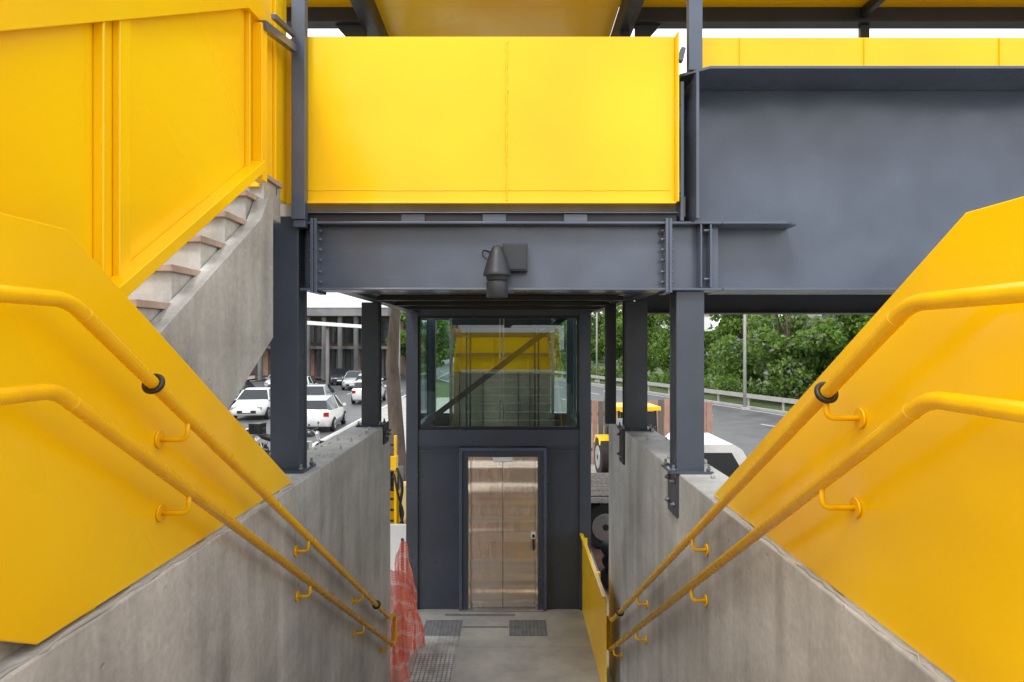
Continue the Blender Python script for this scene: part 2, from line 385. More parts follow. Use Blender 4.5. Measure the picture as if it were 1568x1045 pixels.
# ------------------------------------------------------------------ steel frame
def bolts(b,x,y,zs,dirx,r=.011,l=.02):
    for z in zs: b.cyl((x,y,Z(z)),(x+dirx*l,y,Z(z)),r,BOLT,6)
b=B()
b.box(-1.42,1.42,4.70,4.712,Z(.36),Z(.79),STEEL)
b.box(-1.43,1.42,4.60,4.82,Z(.79),Z(.806),STEEL)
b.box(-1.43,1.42,4.60,4.82,Z(.342),Z(.358),STEEL)
for x in (-1.335,1.055):
    b.box(x-.022,x-.002,4.585,4.83,Z(.325),Z(.825),STEEL); b.box(x+.002,x+.022,4.585,4.83,Z(.325),Z(.825),STEEL)
    zz=[.40,.47,.55,.62,.69,.75]
    bolts(b,x+.022,4.64,zz,1); bolts(b,x-.022,4.64,zz,-1)
for x in (1.27,1.335): b.box(x,x+.012,4.60,4.70,Z(.36),Z(.788),STEEL)
for z in (.75,.42):
    b.cyl((1.30,4.63,Z(z)),(1.36,4.63,Z(z)),.01,BOLT,6)
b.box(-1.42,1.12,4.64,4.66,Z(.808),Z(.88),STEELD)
b.box(-1.42,1.12,4.60,4.66,Z(.862),Z(.87),STEEL)
for x in (-.75,-.2,.35): b.box(x,x+.16,4.62,4.639,Z(.808),Z(.86),STEEL)
b.make('steel_cross_beam',.003)

b=B()
b.box(1.165,16,4.85,4.864,Z(.36),Z(1.78),STEEL)
b.prism([(1.13,4.60),(1.30,4.46),(16,4.46),(16,5.02),(1.13,5.02)],'Z',Z(1.78),Z(1.80),STEEL)
b.box(1.425,16,4.60,5.02,Z(.342),Z(.358),STEEL)
b.box(1.215,1.235,4.50,4.849,Z(.808),Z(1.778),STEEL)
b.box(1.135,1.16,4.60,4.98,Z(.81),Z(1.75),STEEL)
b.prism([(1.422,4.60),(1.86,4.60),(1.95,4.68),(1.95,4.849),(1.422,4.849)],'Z',Z(.79),Z(.806),STEEL)
for z in (1.0,1.3,1.6): b.cyl((1.12,4.62,Z(z)),(1.135,4.62,Z(z)),.012,BOLT,6)
b.box(1.3,16,7.2,7.214,Z(.30),Z(1.78),STEELD); b.box(1.3,16,7.06,7.34,Z(.285),Z(.30),STEELD)
for x in np.arange(2.5,16,2.2): b.box(x,x+.15,4.87,7.19,Z(.55),Z(.8),STEELD)
b.make('bridge_girder',.003)

b=B()
b.box(1.2,16,4.87,7.19,Z(.86),Z(1.0),PAVE)  # hidden deck top made pale concrete to bounce light onto the roof underside
b.box(-3.05,1.2,4.72,7.19,Z(.86),Z(1.0),PAVE)
b.box(-1.3,1.05,7.19,9.58,Z(.86),Z(1.0),PAVE)
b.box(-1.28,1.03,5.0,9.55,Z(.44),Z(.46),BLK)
for x in (-1.44,1.10): b.box(x,x+.12,4.84,9.58,Z(.40),Z(.80),STEELD)
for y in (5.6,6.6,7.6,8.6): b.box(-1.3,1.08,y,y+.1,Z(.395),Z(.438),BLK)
b.make('bridge_deck',.003)

def column(x,y,z0,z1,w=.19,brk=0,mat=STEEL):
    b=B()
    b.box(x-w/2,x+w/2,y-.1,y-.085,Z(z0),Z(z1),mat); b.box(x-w/2,x+w/2,y+.085,y+.1,Z(z0),Z(z1),mat)
    b.box(x-w/2+.012,x+w/2-.012,y-.085,y+.085,Z(z0),Z(z1),mat)
    b.box(x-w/2-.05,x+w/2+.05,y-.15,y+.15,Z(z0)-.0,Z(z0)+.018,mat)
    for dx in (-1,1):
        for dy in (-1,1):
            px=x+dx*(w/2+.025);py=y+dy*.12
            b.cyl((px,py,Z(z0)+.01),(px,py,Z(z0)+.06),.009,BOLT,8); b.cyl((px,py,Z(z0)+.018),(px,py,Z(z0)+.034),.017,BOLT,6)
    if brk:
        xi=(1.13 if x>0 else -1.33); d=-1 if x>0 else 1
        x0,x1=sorted((xi+d*.001,xi+d*.018))
        b.box(x0,x1,y-.13,y+.13,Z(z0)-brk,Z(z0)+.03,mat)
        for dy in (-.08,.08):
            for dz in (-.06,-brk+.08):
                b.cyl((xi+d*.018,y+dy,Z(z0+dz)),(xi+d*.05,y+dy,Z(z0+dz)),.011,BOLT,8)
                b.cyl((xi+d*.018,y+dy,Z(z0+dz)),(xi+d*.036,y+dy,Z(z0+dz)),.02,BOLT,6)
    return b.make('steel_column',.003)
column(-1.535,4.70,-.884,.84,mat=STEELM)
column(1.215,4.75,-.899,.34,.19,.30,STEELM)
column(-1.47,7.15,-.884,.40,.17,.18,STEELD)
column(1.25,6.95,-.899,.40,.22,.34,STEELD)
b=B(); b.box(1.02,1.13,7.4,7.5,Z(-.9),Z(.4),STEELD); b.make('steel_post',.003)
b=B(); b.box(-1.465,-1.375,4.53,4.60,Z(.81),Z(4.0),STEEL); b.box(-1.46,-1.38,4.55,4.62,Z(.76),Z(.81),STEEL)
b.make('roof_post',.003)
b=B(); b.box(1.175,1.265,4.53,4.60,Z(1.80),Z(4.0),STEEL)
b.bar((1.12,4.55,Z(1.86)),(1.14,4.55,Z(1.95)),.03,.05,STEEL); b.make('roof_post',.003)

# ------------------------------------------------------------------ roof
b=B()
b.box(-4,16,5.4,6.75,Z(3.30),Z(3.34),YEL); b.box(-1.34,1.06,6.75,9.4,Z(3.30),Z(3.34),YEL)
for xa,xb in ((-4,-1.47),(1.21,16)):
    b.box(xa,xb,6.76,6.84,Z(3.17),Z(3.33),STEELD)
    b.box(xa,xb,6.72,6.88,Z(3.145),Z(3.168),STEELD)
for x in (-1.47,1.06): b.box(x,x+.14,5.4,9.5,Z(3.08),Z(3.295),STEELD)
for x in (-1.5,1.12,3.5,6.2,9):
    b.box(x-.04,x+.05,6.775,6.825,Z(1.0),Z(3.14),STEELD)
b.box(-1.32,1.05,6.0,6.08,Z(3.18),Z(3.295),STEELD); b.box(-1.32,1.05,8.0,8.08,Z(3.18),Z(3.295),STEELD)
for x,d in ((-1.5,-1),(1.22,1)):
    b.prism([(x,Z(3.144)),(x+d*.26,Z(3.144)),(x,Z(2.85))],'Y',6.78,6.80,STEELD)
for x in (3.45,6.15): b.box(x,x+.06,5.4,6.74,Z(3.2),Z(3.295),STEELD)
b.make('bridge_roof',.003)

# ------------------------------------------------------------------ handrails
def arc_path(pts,rad=.07,n=6):
    pts=[Vector(p) for p in pts]; out=[pts[0]]
    for i in range(1,len(pts)-1):
        a=pts[i-1]-pts[i];c=pts[i+1]-pts[i]; r=min(rad,a.length*.45,c.length*.45)
        p0=pts[i]+a.normalized()*r;p1=pts[i]+c.normalized()*r
        for k in range(n+1):
            t=k/n; out.append(p0*(1-t)**2+pts[i]*2*t*(1-t)+p1*t*t)
    out.append(pts[-1]); return out
def handrail(xr,xw,xp,ys,zs,yl,zl,slope,brk,rings,yend,sl2=None):
    b=B(); R=.0225; sl2=sl2 or slope
    ue=zs-slope*(yend-ys)
    le=zl-sl2*(yend+.15-yl)
    up=[(xr,-.6,Z(zs)),(xr,ys,Z(zs)),(xr,yend,Z(ue)),(xr,yend+.33,Z(ue-.10)),(xr,yend+.33,Z(le-.05)),(xr,yend+.15,Z(le))]
    b.tube(arc_path(up,.06),R,YRAIL,18)
    lo=[(xr,-.6,Z(zl)),(xr,yl,Z(zl)),(xr,yend+.16,Z(le))]
    b.tube(arc_path(lo,.06),R,YRAIL,18)
    t=Vector((0,1,-slope)).normalized()
    for yy,zz in ((ys+.07,zs-.07*slope),(yl+.07,zl-.07*sl2)): b.torus((xr,yy,Z(zz)),t,.0205,.0035,YRAIL,20,6)
    for (y,lower) in brk:
        z=(zl-sl2*(y-yl)) if lower else (zs-slope*(y-ys))
        w = xp if z-.09>-.86 else xw
        d = 1 if w>xr else -1
        pth=[(xr,y,Z(z-.015)),(xr,y,Z(z-.085)),(w,y,Z(z-.085))]
        b.tube(arc_path(pth,.045,7),.0095,YRAIL,10)
        b.cyl((w-d*.001,y,Z(z-.085)),(w-d*.010,y,Z(z-.085)),.034,YRAIL,18)
    for y in rings:
        z=zs-slope*(y-ys)
        b.torus((xr,y,Z(z)),t,.030,.010,BLK)
    return b.make('handrail')
handrail(-1.25,-1.33,-1.362,1.925,.116,1.87,-.135,.583,[(2.63,0),(4.19,0),(5.7,0),(6.9,1),(2.64,1),(4.22,1),(5.75,1)],[2.38,6.3],6.95,.578)
handrail(1.045,1.13,1.162,1.79,.10,1.715,-.145,.566,[(2.27,0),(3.95,0),(5.7,0),(2.30,1),(3.97,1),(5.75,1),(7.0,1)],[2.27,6.6],7.1,.567)

# ------------------------------------------------------------------ lift tower
b=B(); F=9.6; xl,xr=-1.49,1.11
for x0,x1 in ((xl,xl+.165),(xr-.16,xr)):
    b.box(x0,x1,F,F+.16,0,Z(2.9),STEELM); b.box(x0,x1,F+2.2,F+2.36,0,Z(2.9),STEELM)
b.box(xl+.165,xr-.16,F+.02,F+.14,Z(-1.48),Z(-1.25),STEELM)
b.box(xl+.165,xr-.16,F+.02,F+.14,Z(.36),Z(.62),STEELM)
b.box(xl+.165,xr-.16,F+2.22,F+2.34,Z(-1.48),Z(-1.25),STEELM); b.box(xl+.165,xr-.16,F+2.22,F+2.34,Z(.36),Z(.62),STEELM)
for x in (xl+.03,xr-.13): b.box(x,x+.10,F+.16,F+2.2,Z(-1.48),Z(-1.25),STEELM)
b.box(xl+.165,-.745,F+.045,F+.09,.0,Z(-1.48),STEELM); b.box(.49,xr-.16,F+.045,F+.09,.0,Z(-1.48),STEELM)
b.box(xl+.17,-.76,F+.02,F+.044,Z(-1.56),Z(-1.535),STEELM); b.box(.505,xr-.165,F+.02,F+.044,Z(-1.56),Z(-1.535),STEELM)
b.box(-.745,-.62,F+.0,F+.1,0,Z(-1.50),STEELM); b.box(.365,.49,F+.0,F+.1,0,Z(-1.50),STEELM); b.box(-.62,.365,F+0,F+.1,Z(-1.63),Z(-1.50),STEELM)
b.box(-.742,-.70,F-.02,F-.001,0,Z(-1.505),STEEL); b.box(.445,.487,F-.02,F-.001,0,Z(-1.505),STEEL); b.box(-.70,.445,F-.02,F-.001,Z(-1.545),Z(-1.505),STEEL)
b.box(-.618,-.133,F+.055,F+.085,.035,Z(-1.632),INOX); b.box(-.125,.363,F+.055,F+.085,.035,Z(-1.632),INOX)
b.box(-.14,-.118,F+.0855,F+.09,.035,Z(-1.64),BLK)
b.box(-.62,-.585,F+.02,F+.05,.03,Z(-1.632),INOX); b.box(.33,.365,F+.02,F+.05,.03,Z(-1.632),INOX); b.box(-.585,.33,F+.02,F+.05,Z(-1.675),Z(-1.632),INOX)
b.box(-.585,-.58,F+.051,F+.054,.03,Z(-1.64),BLK); b.box(.325,.33,F+.051,F+.054,.03,Z(-1.64),BLK)
b.box(-.70,.44,F-.06,F+.05,.012,.034,CHROME)
b.box(-.27,.01,F+.005,F+.019,Z(-1.70),Z(-1.635),WHITE)
b.box(.27,.335,F+.0,F+.054,Z(-2.78),Z(-2.70),WHITE); b.box(.285,.32,F-.01,F-.0005,Z(-2.765),Z(-2.72),BLK)
b.box(.29,.315,F+.0,F+.054,Z(-2.95),Z(-2.80),STEELD)
for x in (xl+.06,xr-.08): b.box(x,x+.02,F+.16,F+2.2,0,Z(-1.48),STEELM)
b.box(xl+.165,xr-.16,F+2.26,F+2.3,0,Z(-1.48),STEELM)
for z0,z1 in ((-1.249,-1.21),(.32,.359)): b.box(xl+.17,xr-.165,F+.05,F+.09,Z(z0),Z(z1),BLK)
for x in (xl+.167,xr-.195): b.box(x,x+.03,F+.05,F+.09,Z(-1.21),Z(.32),BLK)
b.bar((-1.22,F+.18,Z(-1.16)),(.86,F+.18,Z(.42)),.07,.08,STEELD)
b.box(xl-.02,xr+.02,F-.02,F+2.4,Z(2.9),Z(3.1),STEELM)
for x in (-1.05,.66): b.box(x,x+.05,F+1.85,F+1.93,0,Z(2.8),CHROME)
for x in (-.20,-.14): b.box(x,x+.018,F+1.2,F+1.22,Z(-1.4),Z(2.0),CHROME)
for x in (-.76,-.70,.36,.42): b.box(x,x+.03,F+1.6,F+1.62,Z(-1.4),Z(2.0),STEELD)
b.box(-1.0,.66,F+2.05,F+2.07,Z(-1.48),Z(-.52),PALE)
for x in (-.9,-.5,.1,.3): b.box(x,x+.012,F+2.02,F+2.05,Z(-1.45),Z(-.52),STEELD)
b.prism([(-1.0,Z(-.52)),(.66,Z(-.52)),(.60,Z(.06)),(-.94,Z(.06))],'Y',F+1.99,F+2.05,YEL)  # added yellow panel and ribs, standing in for the guard's weak reflection in the glass
for x in (-.92,-.35,.25,.52): b.prism([(x,Z(-.5)),(x+.05,Z(-.5)),(x+.03,Z(.05)),(x-.0,Z(.05))],'Y',F+1.95,F+1.989,YEL)
b.box(-.95,.62,F+1.90,F+1.94,Z(-.26),Z(-.20),BRONZE)
b.box(-1.0,.66,F+2.08,F+2.1,Z(.0),Z(.36),BRONZE); b.box(-1.0,.66,F+1.8,F+1.83,Z(.22),Z(.36),STEELD)
b.make('lift_tower',.003)
b=B()
b.box(xl+.19,xr-.19,F+.065,F+.075,Z(-1.215),Z(.325),GLASS)
for x in (xl+.08,xr-.09): b.box(x,x+.01,F+.165,F+2.19,Z(-1.24),Z(.36),GLASS)
b.box(xl+.17,xr-.165,F+2.27,F+2.28,Z(-1.24),Z(.36),GLASS)
for x in (xl+.08,xr-.09):
    b.box(x,x+.01,F+.165,F+2.19,Z(.63),Z(2.88),GLASS)
b.make('lift_glazing')
b=B()
for x in (xl+.05,xr-.11):
    for y in (F+.75,F+1.45): b.box(x,x+.04,y,y+.05,Z(-1.24),Z(.36),STEEL)
b.make('glazing_mullions')

b=B(); b.box(.985,1.0,7.2,9.58,.015,Z(-2.70),YEL); b.box(.95,.984,7.2,9.58,Z(-2.72),Z(-2.695),YEL)
for y in (8.1,9.5): b.box(1.0,1.05,y,y+.05,.0,Z(-2.75),YEL)
b.make('yellow_low_guard',.003)

# ------------------------------------------------------------------ floodlight + junction box
b=B()
b.box(-.065,.105,4.57,4.69,Z(.47),Z(.655),STEELD)
b.box(-.055,.095,4.562,4.569,Z(.48),Z(.645),STEELD)
cx,cy=-.098,4.50
prof=[(.63,.012),(.622,.03),(.59,.045),(.55,.060),(.50,.076),(.455,.088),(.445,.092),(.43,.092),(.428,.072),(.40,.070),(.398,.060),(.39,.060),(.388,.072),(.29,.070),(.285,.066)]
b.tube([(cx,cy,Z(z)) for z,r in prof],[r for z,r in prof],STEELD,28)
b.bar((cx,cy,Z(.49)),(cx+.05,4.69,Z(.49)),.03,.04,STEELD)
b.bar((cx,cy-.0,Z(.33)),(cx+.10,4.58,Z(.33)),.02,.02,STEELD)
b.tube(arc_path([(cx-.02,4.55,Z(.53)),(cx-.10,4.56,Z(.56)),(cx-.10,4.62,Z(.62)),(cx-.03,4.68,Z(.60))],.05),.005,BLK,8)
b.make('floodlight',.002)

# ------------------------------------------------------------------ netting
def net(name,fn,nu,nv):
    vs=[];uv=[]
    for j in range(nv+1):
        for i in range(nu+1):
            u=i/nu;v=j/nv; vs.append(fn(u,v)); uv.append((u,v))
    fs=[(j*(nu+1)+i,j*(nu+1)+i+1,(j+1)*(nu+1)+i+1,(j+1)*(nu+1)+i) for j in range(nv) for i in range(nu)]
    me=bpy.data.meshes.new(name); me.from_pydata(vs,[],fs); l=me.uv_layers.new()
    for p in me.polygons:
        p.use_smooth=True
        for li in p.loop_indices: l.data[li].uv=uv[me.loops[li].vertex_index]
    me.materials.append(NET); o=bpy.data.objects.new(name,me); scene.collection.objects.link(o); return o
def f1(u,v):
    px=-1.42+.27*u**1.0; py=7.75+.75*u
    top=1.20+.22*math.sin(math.pi*min(1,u*1.25))-.9*max(0,u-.72)
    k=1-v
    x=-1.30+(px+1.30)*(.35+.9*k)+.028*math.sin(u*30+v*2)*(.3+k)
    y=8.2+(py-8.2)*(.6+.5*k)+.05*math.sin(u*30+1+v*2)*(.3+k)
    return (x+.02*math.sin(v*11+u*6)+.05*k,y,.015+v*top)
net('barrier_netting',f1,110,50)
def f2(u,v):
    px=-1.52+.36*u; k=1-v
    y=7.62-.10*math.sin(u*math.pi)*(.5+k)+.03*math.sin(u*24+v*4)
    x=px+.022*math.sin(v*13+u*9)+.05*k*(u-.3)
    return (x,y+.02*math.sin(v*19+u*5),.015+v*(1.16+.10*math.sin(u*3.1)+.02*math.sin(u*17)))
net('barrier_netting',f2,80,70)
b=B(); b.cyl((-1.32,8.22,0),(-1.32,8.22,1.42),.018,BARK,8); b.cyl((-1.45,7.66,0),(-1.45,7.66,1.25),.018,BARK,8); b.make('netting_stake')

# ------------------------------------------------------------------ vehicles
def wheel(b,c,R,w,ax=(1,0,0)):
    c=Vector(c);a=Vector(ax)
    b.tube([c-a*w/2,c-a*w*.42,c+a*w*.42,c+a*w/2],[R*.9,R,R,R*.9],TYRE,22)
    b.tube([c-a*(w/2+.01),c+a*(w/2+.01)],[R*.6]*2,CHROME,16); b.tube([c-a*(w/2+.015),c+a*(w/2+.015)],[R*.15]*2,TYRE,8)
def car(name,paint,loc,rot,van=False):
    b=B()
    st=[(-2.05,.38,.55,.66,.60,.60),(-1.98,.26,.66,.78,.72,.66),(-1.5,.22,.74,.84,.86,.70),(-1.0,.2,.84,.86,.96,.72),
     (-.35,.2,.90,.87,1.42,.60),(.2,.2,.92,.87,1.48,.60),(.9,.2,.93,.87,1.46,.59),(1.55,.22,.95,.85,1.36,.56),(1.95,.26,.96,.80,1.0,.70),(2.05,.34,.80,.74,.86,.62)]
    if van: st=[(-2.4,.38,.6,.72,.7,.68),(-2.3,.3,.85,.88,.95,.8),(-1.6,.25,1.0,.92,1.15,.82),(-1.0,.25,1.05,.93,1.85,.76),(-.2,.25,1.08,.93,1.95,.76),(1.0,.25,1.08,.93,1.95,.76),(2.2,.3,1.08,.92,1.93,.76),(2.35,.35,1.05,.9,1.1,.85)]
    n=8; vs=[]
    for y,zl,zb,wb,zt,wt in st:
        vs+=[(-wb*.92,y,zl),(-wb,y,(zl+zb)/2),(-wb*.98,y,zb),(-wt,y,zt),(wt,y,zt),(wb*.98,y,zb),(wb,y,(zl+zb)/2),(wb*.92,y,zl)]
    P=[];G=[]
    for i in range(len(st)-1):
        tall=(st[i][4]-st[i][2]>.3),(st[i+1][4]-st[i+1][2]>.3)
        for k in range(8):
            f=(i*n+k,i*n+(k+1)%n,(i+1)*n+(k+1)%n,(i+1)*n+k)
            if k in (2,4) and any(tall): G.append(f)
            elif k==3 and tall[0]!=tall[1]: G.append(f)
            else: P.append(f)
    P.append(tuple(range(8))); P.append(tuple((len(st)-1)*n+k for k in range(8)))
    b.add(vs,P,paint,True); b.add(vs,G,CARG,False)
    L=-st[0][0]
    for s_ in (-1,1):
        for y in (-L*.64,L*.62): wheel(b,(s_*.80,y,.31),.31,.2)
        b.box(min(s_*.50,s_*.74),max(s_*.50,s_*.74),-L+.01,-L+.14,.55,.68,CHROME); b.box(min(s_*.55,s_*.77),max(s_*.55,s_*.77),L-.1,L+.01,.7,.88,REDL)
        b.box(min(s_*.88,s_*1.0),max(s_*.88,s_*1.0),-.85,-.7,.92,1.04,paint)
        b.bar((s_*.60,-.42,1.40),(s_*.80,-.98,.93),.05,.05,paint); b.bar((s_*.865,.25,.9),(s_*.61,.25,1.46),.06,.04,paint)
    b.box(-.45,.45,-L-.012,-L+.1,.36,.5,BLK); b.box(-.2,.2,-L-.02,-L-.013,.40,.5,WHITE)
    return b.make(name,0,loc,rot)
car('parked_car',CARW,(-13.2,35.5,-.12),math.radians(5))
for pnt,x,y,r in ((CARS,-11.0,38,4),(CARW,-14.6,47,4),(CARW,-9.2,44,184),(CARS,-12.8,56,4),(CARK,-17.2,42,4),(CARW,-10.9,52,184),(CARK,-15.3,62,4),(CARS,-18.6,55,4),(CARW,-8.7,31,184)):
    car('car',pnt,(x,y,-.12),math.radians(r))

def truck():
    b=B()
    b.box(.9,4.8,12.75,12.87,.55,.75,BLK); b.box(.9,4.8,13.75,13.87,.55,.75,BLK)
    y=12.25
    while y<14.4: b.box(.9+rng.uniform(0,.02),3.05,y,y+.145,.98,1.02+rng.uniform(0,.008),WOOD); y+=.155
    for x in (1.0,1.6,2.2,2.8): b.box(x,x+.08,12.3,14.35,.86,.975,BLK)
    b.box(.88,3.07,12.20,12.24,.90,1.0,CHROME); b.box(.88,3.07,14.42,14.46,.90,1.0,CHROME)
    b.box(3.00,3.06,12.3,14.2,1.03,1.6,CHROME)
    ox=-.28; dz=-.16
    prof=[(3.4,.55),(3.4,1.98),(3.5,2.08),(4.30,2.08),(4.47,1.98),(4.80,1.35),(4.90,1.28),(4.93,.55)]
    prof=[(x+ox,z+dz if z>.6 else z) for x,z in prof]
    b.prism(prof,'Y',12.4,14.0,CARW)
    for yy in (12.385,14.006): b.prism([(3.72+ox,1.33+dz),(3.72+ox,1.93+dz),(4.27+ox,1.93+dz),(4.62+ox,1.33+dz)],'Y',yy,yy+.009,CARG)
    b.box(3.62+ox,3.63+ox,12.388,12.397,.7,1.85,BLK); b.box(4.0+ox,4.12+ox,12.375,12.397,1.03,1.06,BLK)
    b.prism([(4.49+ox,1.95+dz),(4.505+ox,1.95+dz),(4.815+ox,1.38+dz),(4.80+ox,1.38+dz)],'Y',12.5,13.9,CARG)
    b.box(4.62+ox,4.70+ox,12.06,12.14,1.25,1.6,BLK); b.bar((4.6+ox,12.4,1.5),(4.66+ox,12.10,1.5),.025,.025,BLK)
    b.box(4.931+ox,4.95+ox,12.5,13.9,.6,.95,BLK); b.box(4.955+ox,4.97+ox,12.5,12.75,.7,.9,CHROME)
    for x in (1.7,3.95):
        for yy in (12.50,13.9): wheel(b,(x,yy,.42),.42,.24,(0,1,0))
    b.make('flatbed_truck',.02)
truck()

def motorcycle(loc,rot):
    b=B()
    for y in (-.68,.68):
        b.torus((0,y,.31),(1,0,0),.26,.055,TYRE); b.torus((0,y,.31),(1,0,0),.19,.012,CHROME); b.cyl((-.06,y,.31),(.06,y,.31),.05,CHROME)
        for k in range(6):
            a=k*math.pi/3; b.cyl((0,y,.31),(0,y+.19*math.cos(a),.31+.19*math.sin(a)),.008,CHROME,5)
    for s_ in (-.07,.07): b.cyl((s_,-.68,.31),(s_,-.42,.95),.02,CHROME,8); b.cyl((s_,.68,.31),(s_,.1,.38),.02,BLK,8); b.cyl((s_,.6,.35),(s_,.45,.72),.02,CHROME,8)
    b.tube([(0,-.42,.82),(0,-.30,.86),(0,-.05,.86),(0,.08,.78)],[.05,.13,.14,.08],CARK,14)
    b.tube([(0,.05,.78),(0,.25,.77),(0,.6,.84),(0,.75,.88)],[.08,.12,.11,.05],BLK,12)
    b.box(-.12,.12,-.25,.15,.3,.6,CHROME); b.cyl((.12,-.1,.32),(.14,.75,.36),.035,CHROME)
    b.tube([(-.36,-.3,1.0),(-.2,-.42,1.02),(.2,-.42,1.02),(.36,-.3,1.0)],.014,BLK,8); b.cyl((0,-.52,.85),(0,-.44,.87),.09,CHROME)
    for s_ in (-.33,.33): b.cyl((s_,-.35,1.0),(s_*1.1,-.36,1.18),.006,BLK,6); b.box(s_-.05,s_+.05,-.37,-.35,1.15,1.22,BLK)
    b.box(-.2,.2,.62,1.0,.9,1.25,BLK); b.bar((0,-.9,.6),(0,-.5,.64),.12,.02,BLK)
    return b.make('motorcycle',.01,loc,rot)
motorcycle((-7.5,22.0,-.12),math.radians(75))
motorcycle((-8.2,21.2,-.12),math.radians(60))
motorcycle((-6.9,22.6,-.12),math.radians(80))

def backhoe(loc,rot):
    b=B()
    b.box(-.45,.45,-1.9,-.4,.75,1.35,YEL); b.box(-.5,.5,-.4,1.1,.7,1.05,YEL); b.box(-.42,.42,-2.0,-1.9,.8,1.3,BLK)
    for x in (-.66,.66):
        for y in (-.35,1.05): b.bar((x*.95,y,1.0),(x*.88,y*.9+.05,2.45),.07,.07,BLK)
    b.box(-.72,.72,-.45,1.15,2.42,2.55,YEL); b.box(-.56,.56,-.36,-.34,1.3,2.38,CARG); b.box(-.6,.6,-.35,1.05,1.04,1.3,BLK)
    b.box(-.25,.25,.35,.85,1.2,1.35,BLK); b.box(-.25,.25,.8,.9,1.3,1.85,BLK)
    for s_ in (-1,1):
        wheel(b,(s_*.85,.75,.68),.68,.42); wheel(b,(s_*.8,-1.5,.45),.45,.32)
        x=s_*.62; b.bar((x,-.5,1.3),(x,-1.9,1.05),.1,.16,YEL); b.bar((x,-1.9,1.05),(x,-2.6,.45),.1,.16,YEL)
        b.prism([(.35,1.15),(.55,1.42),(1.1,1.42),(1.45,1.1),(1.3,1.1),(1.05,1.35),(.6,1.35),(.45,1.15)],'X',s_*.85-.22,s_*.85+.22,YEL)
    b.prism([(-2.55,.15),(-3.2,.1),(-3.15,.2),(-2.75,.35),(-2.7,.8),(-2.95,.95),(-2.6,.95),(-2.5,.6)],'X',-1.05,1.05,YEL)
    b.bar((0,1.15,.9),(0,1.9,2.1),.22,.3,YEL); b.bar((0,1.9,2.1),(0,2.7,1.3),.18,.25,YEL); b.prism([(2.5,1.5),(2.9,1.45),(3.0,1.0),(2.7,.75),(2.45,.9),(2.7,1.1)],'X',-.3,.3,BLK)
    b.cyl((0,1.4,1.7),(0,2.2,2.0),.05,CHROME); b.cyl((.3,-1.2,1.35),(.3,-1.2,2.0),.04,BLK)
    return b.make('backhoe_loader',.02,loc,rot)
o=backhoe((3.35,18.6,0),math.radians(4)); o.scale=(.85,.85,.80)

b=B()
b.box(-2.5,-1.95,12.0,12.9,.45,1.15,YEL); b.box(-2.45,-2.0,12.05,12.6,1.16,1.5,BLK)
for x in (-2.32,-2.06): b.box(x,x+.05,11.9,11.96,.3,2.15,YEL)
for k in range(9): b.box(-2.27,-2.06,11.91,11.94,.45+k*.19,.49+k*.19,BLK)
b.box(-2.34,-2.0,11.86,12.0,1.55,1.80,YEL); b.cyl((-2.16,11.85,.1),(-2.16,11.85,2.0),.035,CHROME)
for x in (-2.55,-1.98): b.box(x,x+.14,11.9,13.0,0.0,.42,TYRE)
b.tube(arc_path([(-2.0,11.85,1.6),(-1.88,11.8,1.3),(-1.95,11.8,.9),(-1.9,11.9,.6)],.15),.025,BLK,8)
b.tube(arc_path([(-2.05,11.85,1.5),(-1.96,11.78,1.1),(-1.86,11.8,.8),(-2.0,11.9,.5)],.15),.02,BLK,8)
b.make('drilling_rig',.01)
b=B(); b.box(-2.6,-1.5,10.6,10.65,0,.95,WHITE)
for x in (-2.5,-2.05,-1.6): b.box(x,x+.05,10.55,10.70,0,1.0,CHROME)
b.make('white_barrier',.008)

b=B()
x=2.1
while x<6:
    h=1.9+.12*rng.random(); b.box(x,x+.17,21+rng.random()*.02,21.05,0,h,HOARD if rng.random()<.7 else WOOD); x+=.185
for z in (.4,1.5): b.box(2.1,6,21.07,21.12,z,z+.09,WOOD)
b.make('hoarding_fence',.003)
b=B()
for (x,y,z) in ((1.7,10.6,.13),(1.75,10.65,.36),(1.72,10.58,.59)): b.torus((x,y,z),(0,0,1),.24,.11,TYRE)
b.make('tyre_stack')

b=B()
for Y in range(8,110,3):
    x=rl(Y)+13.4; b.box(x-.05,x+.05,Y-.05,Y+.05,-.16,.62,KERB)
b.bar((rl(5)+13.3,5,.52),(rl(112)+13.3,112,.52),.04,.26,KERB)
b.make('guardrail',.005)

def lamp(x,y,h,d):
    b=B(); b.tube([(x,y,-.15),(x,y,h*.6),(x,y,h)],[.10,.08,.06],KERB,10)
    b.tube(arc_path([(x,y,h-.3),(x,y,h+.6),(x+d*1.8,y,h+.9)],.5),.045,KERB,8)
    b.bar((x+d*1.7,y,h+.9),(x+d*2.4,y,h+.93),.26,.10,CHROME); b.box(x-.2,x+.2,y-.2,y+.2,-.16,.02,KERB)
    b.make('street_lamp')
lamp(13.3,39.0,8,-1); lamp(8.2,66,9,1); lamp(7.2,52,6,-1); lamp(-8.6,52,9,-1)

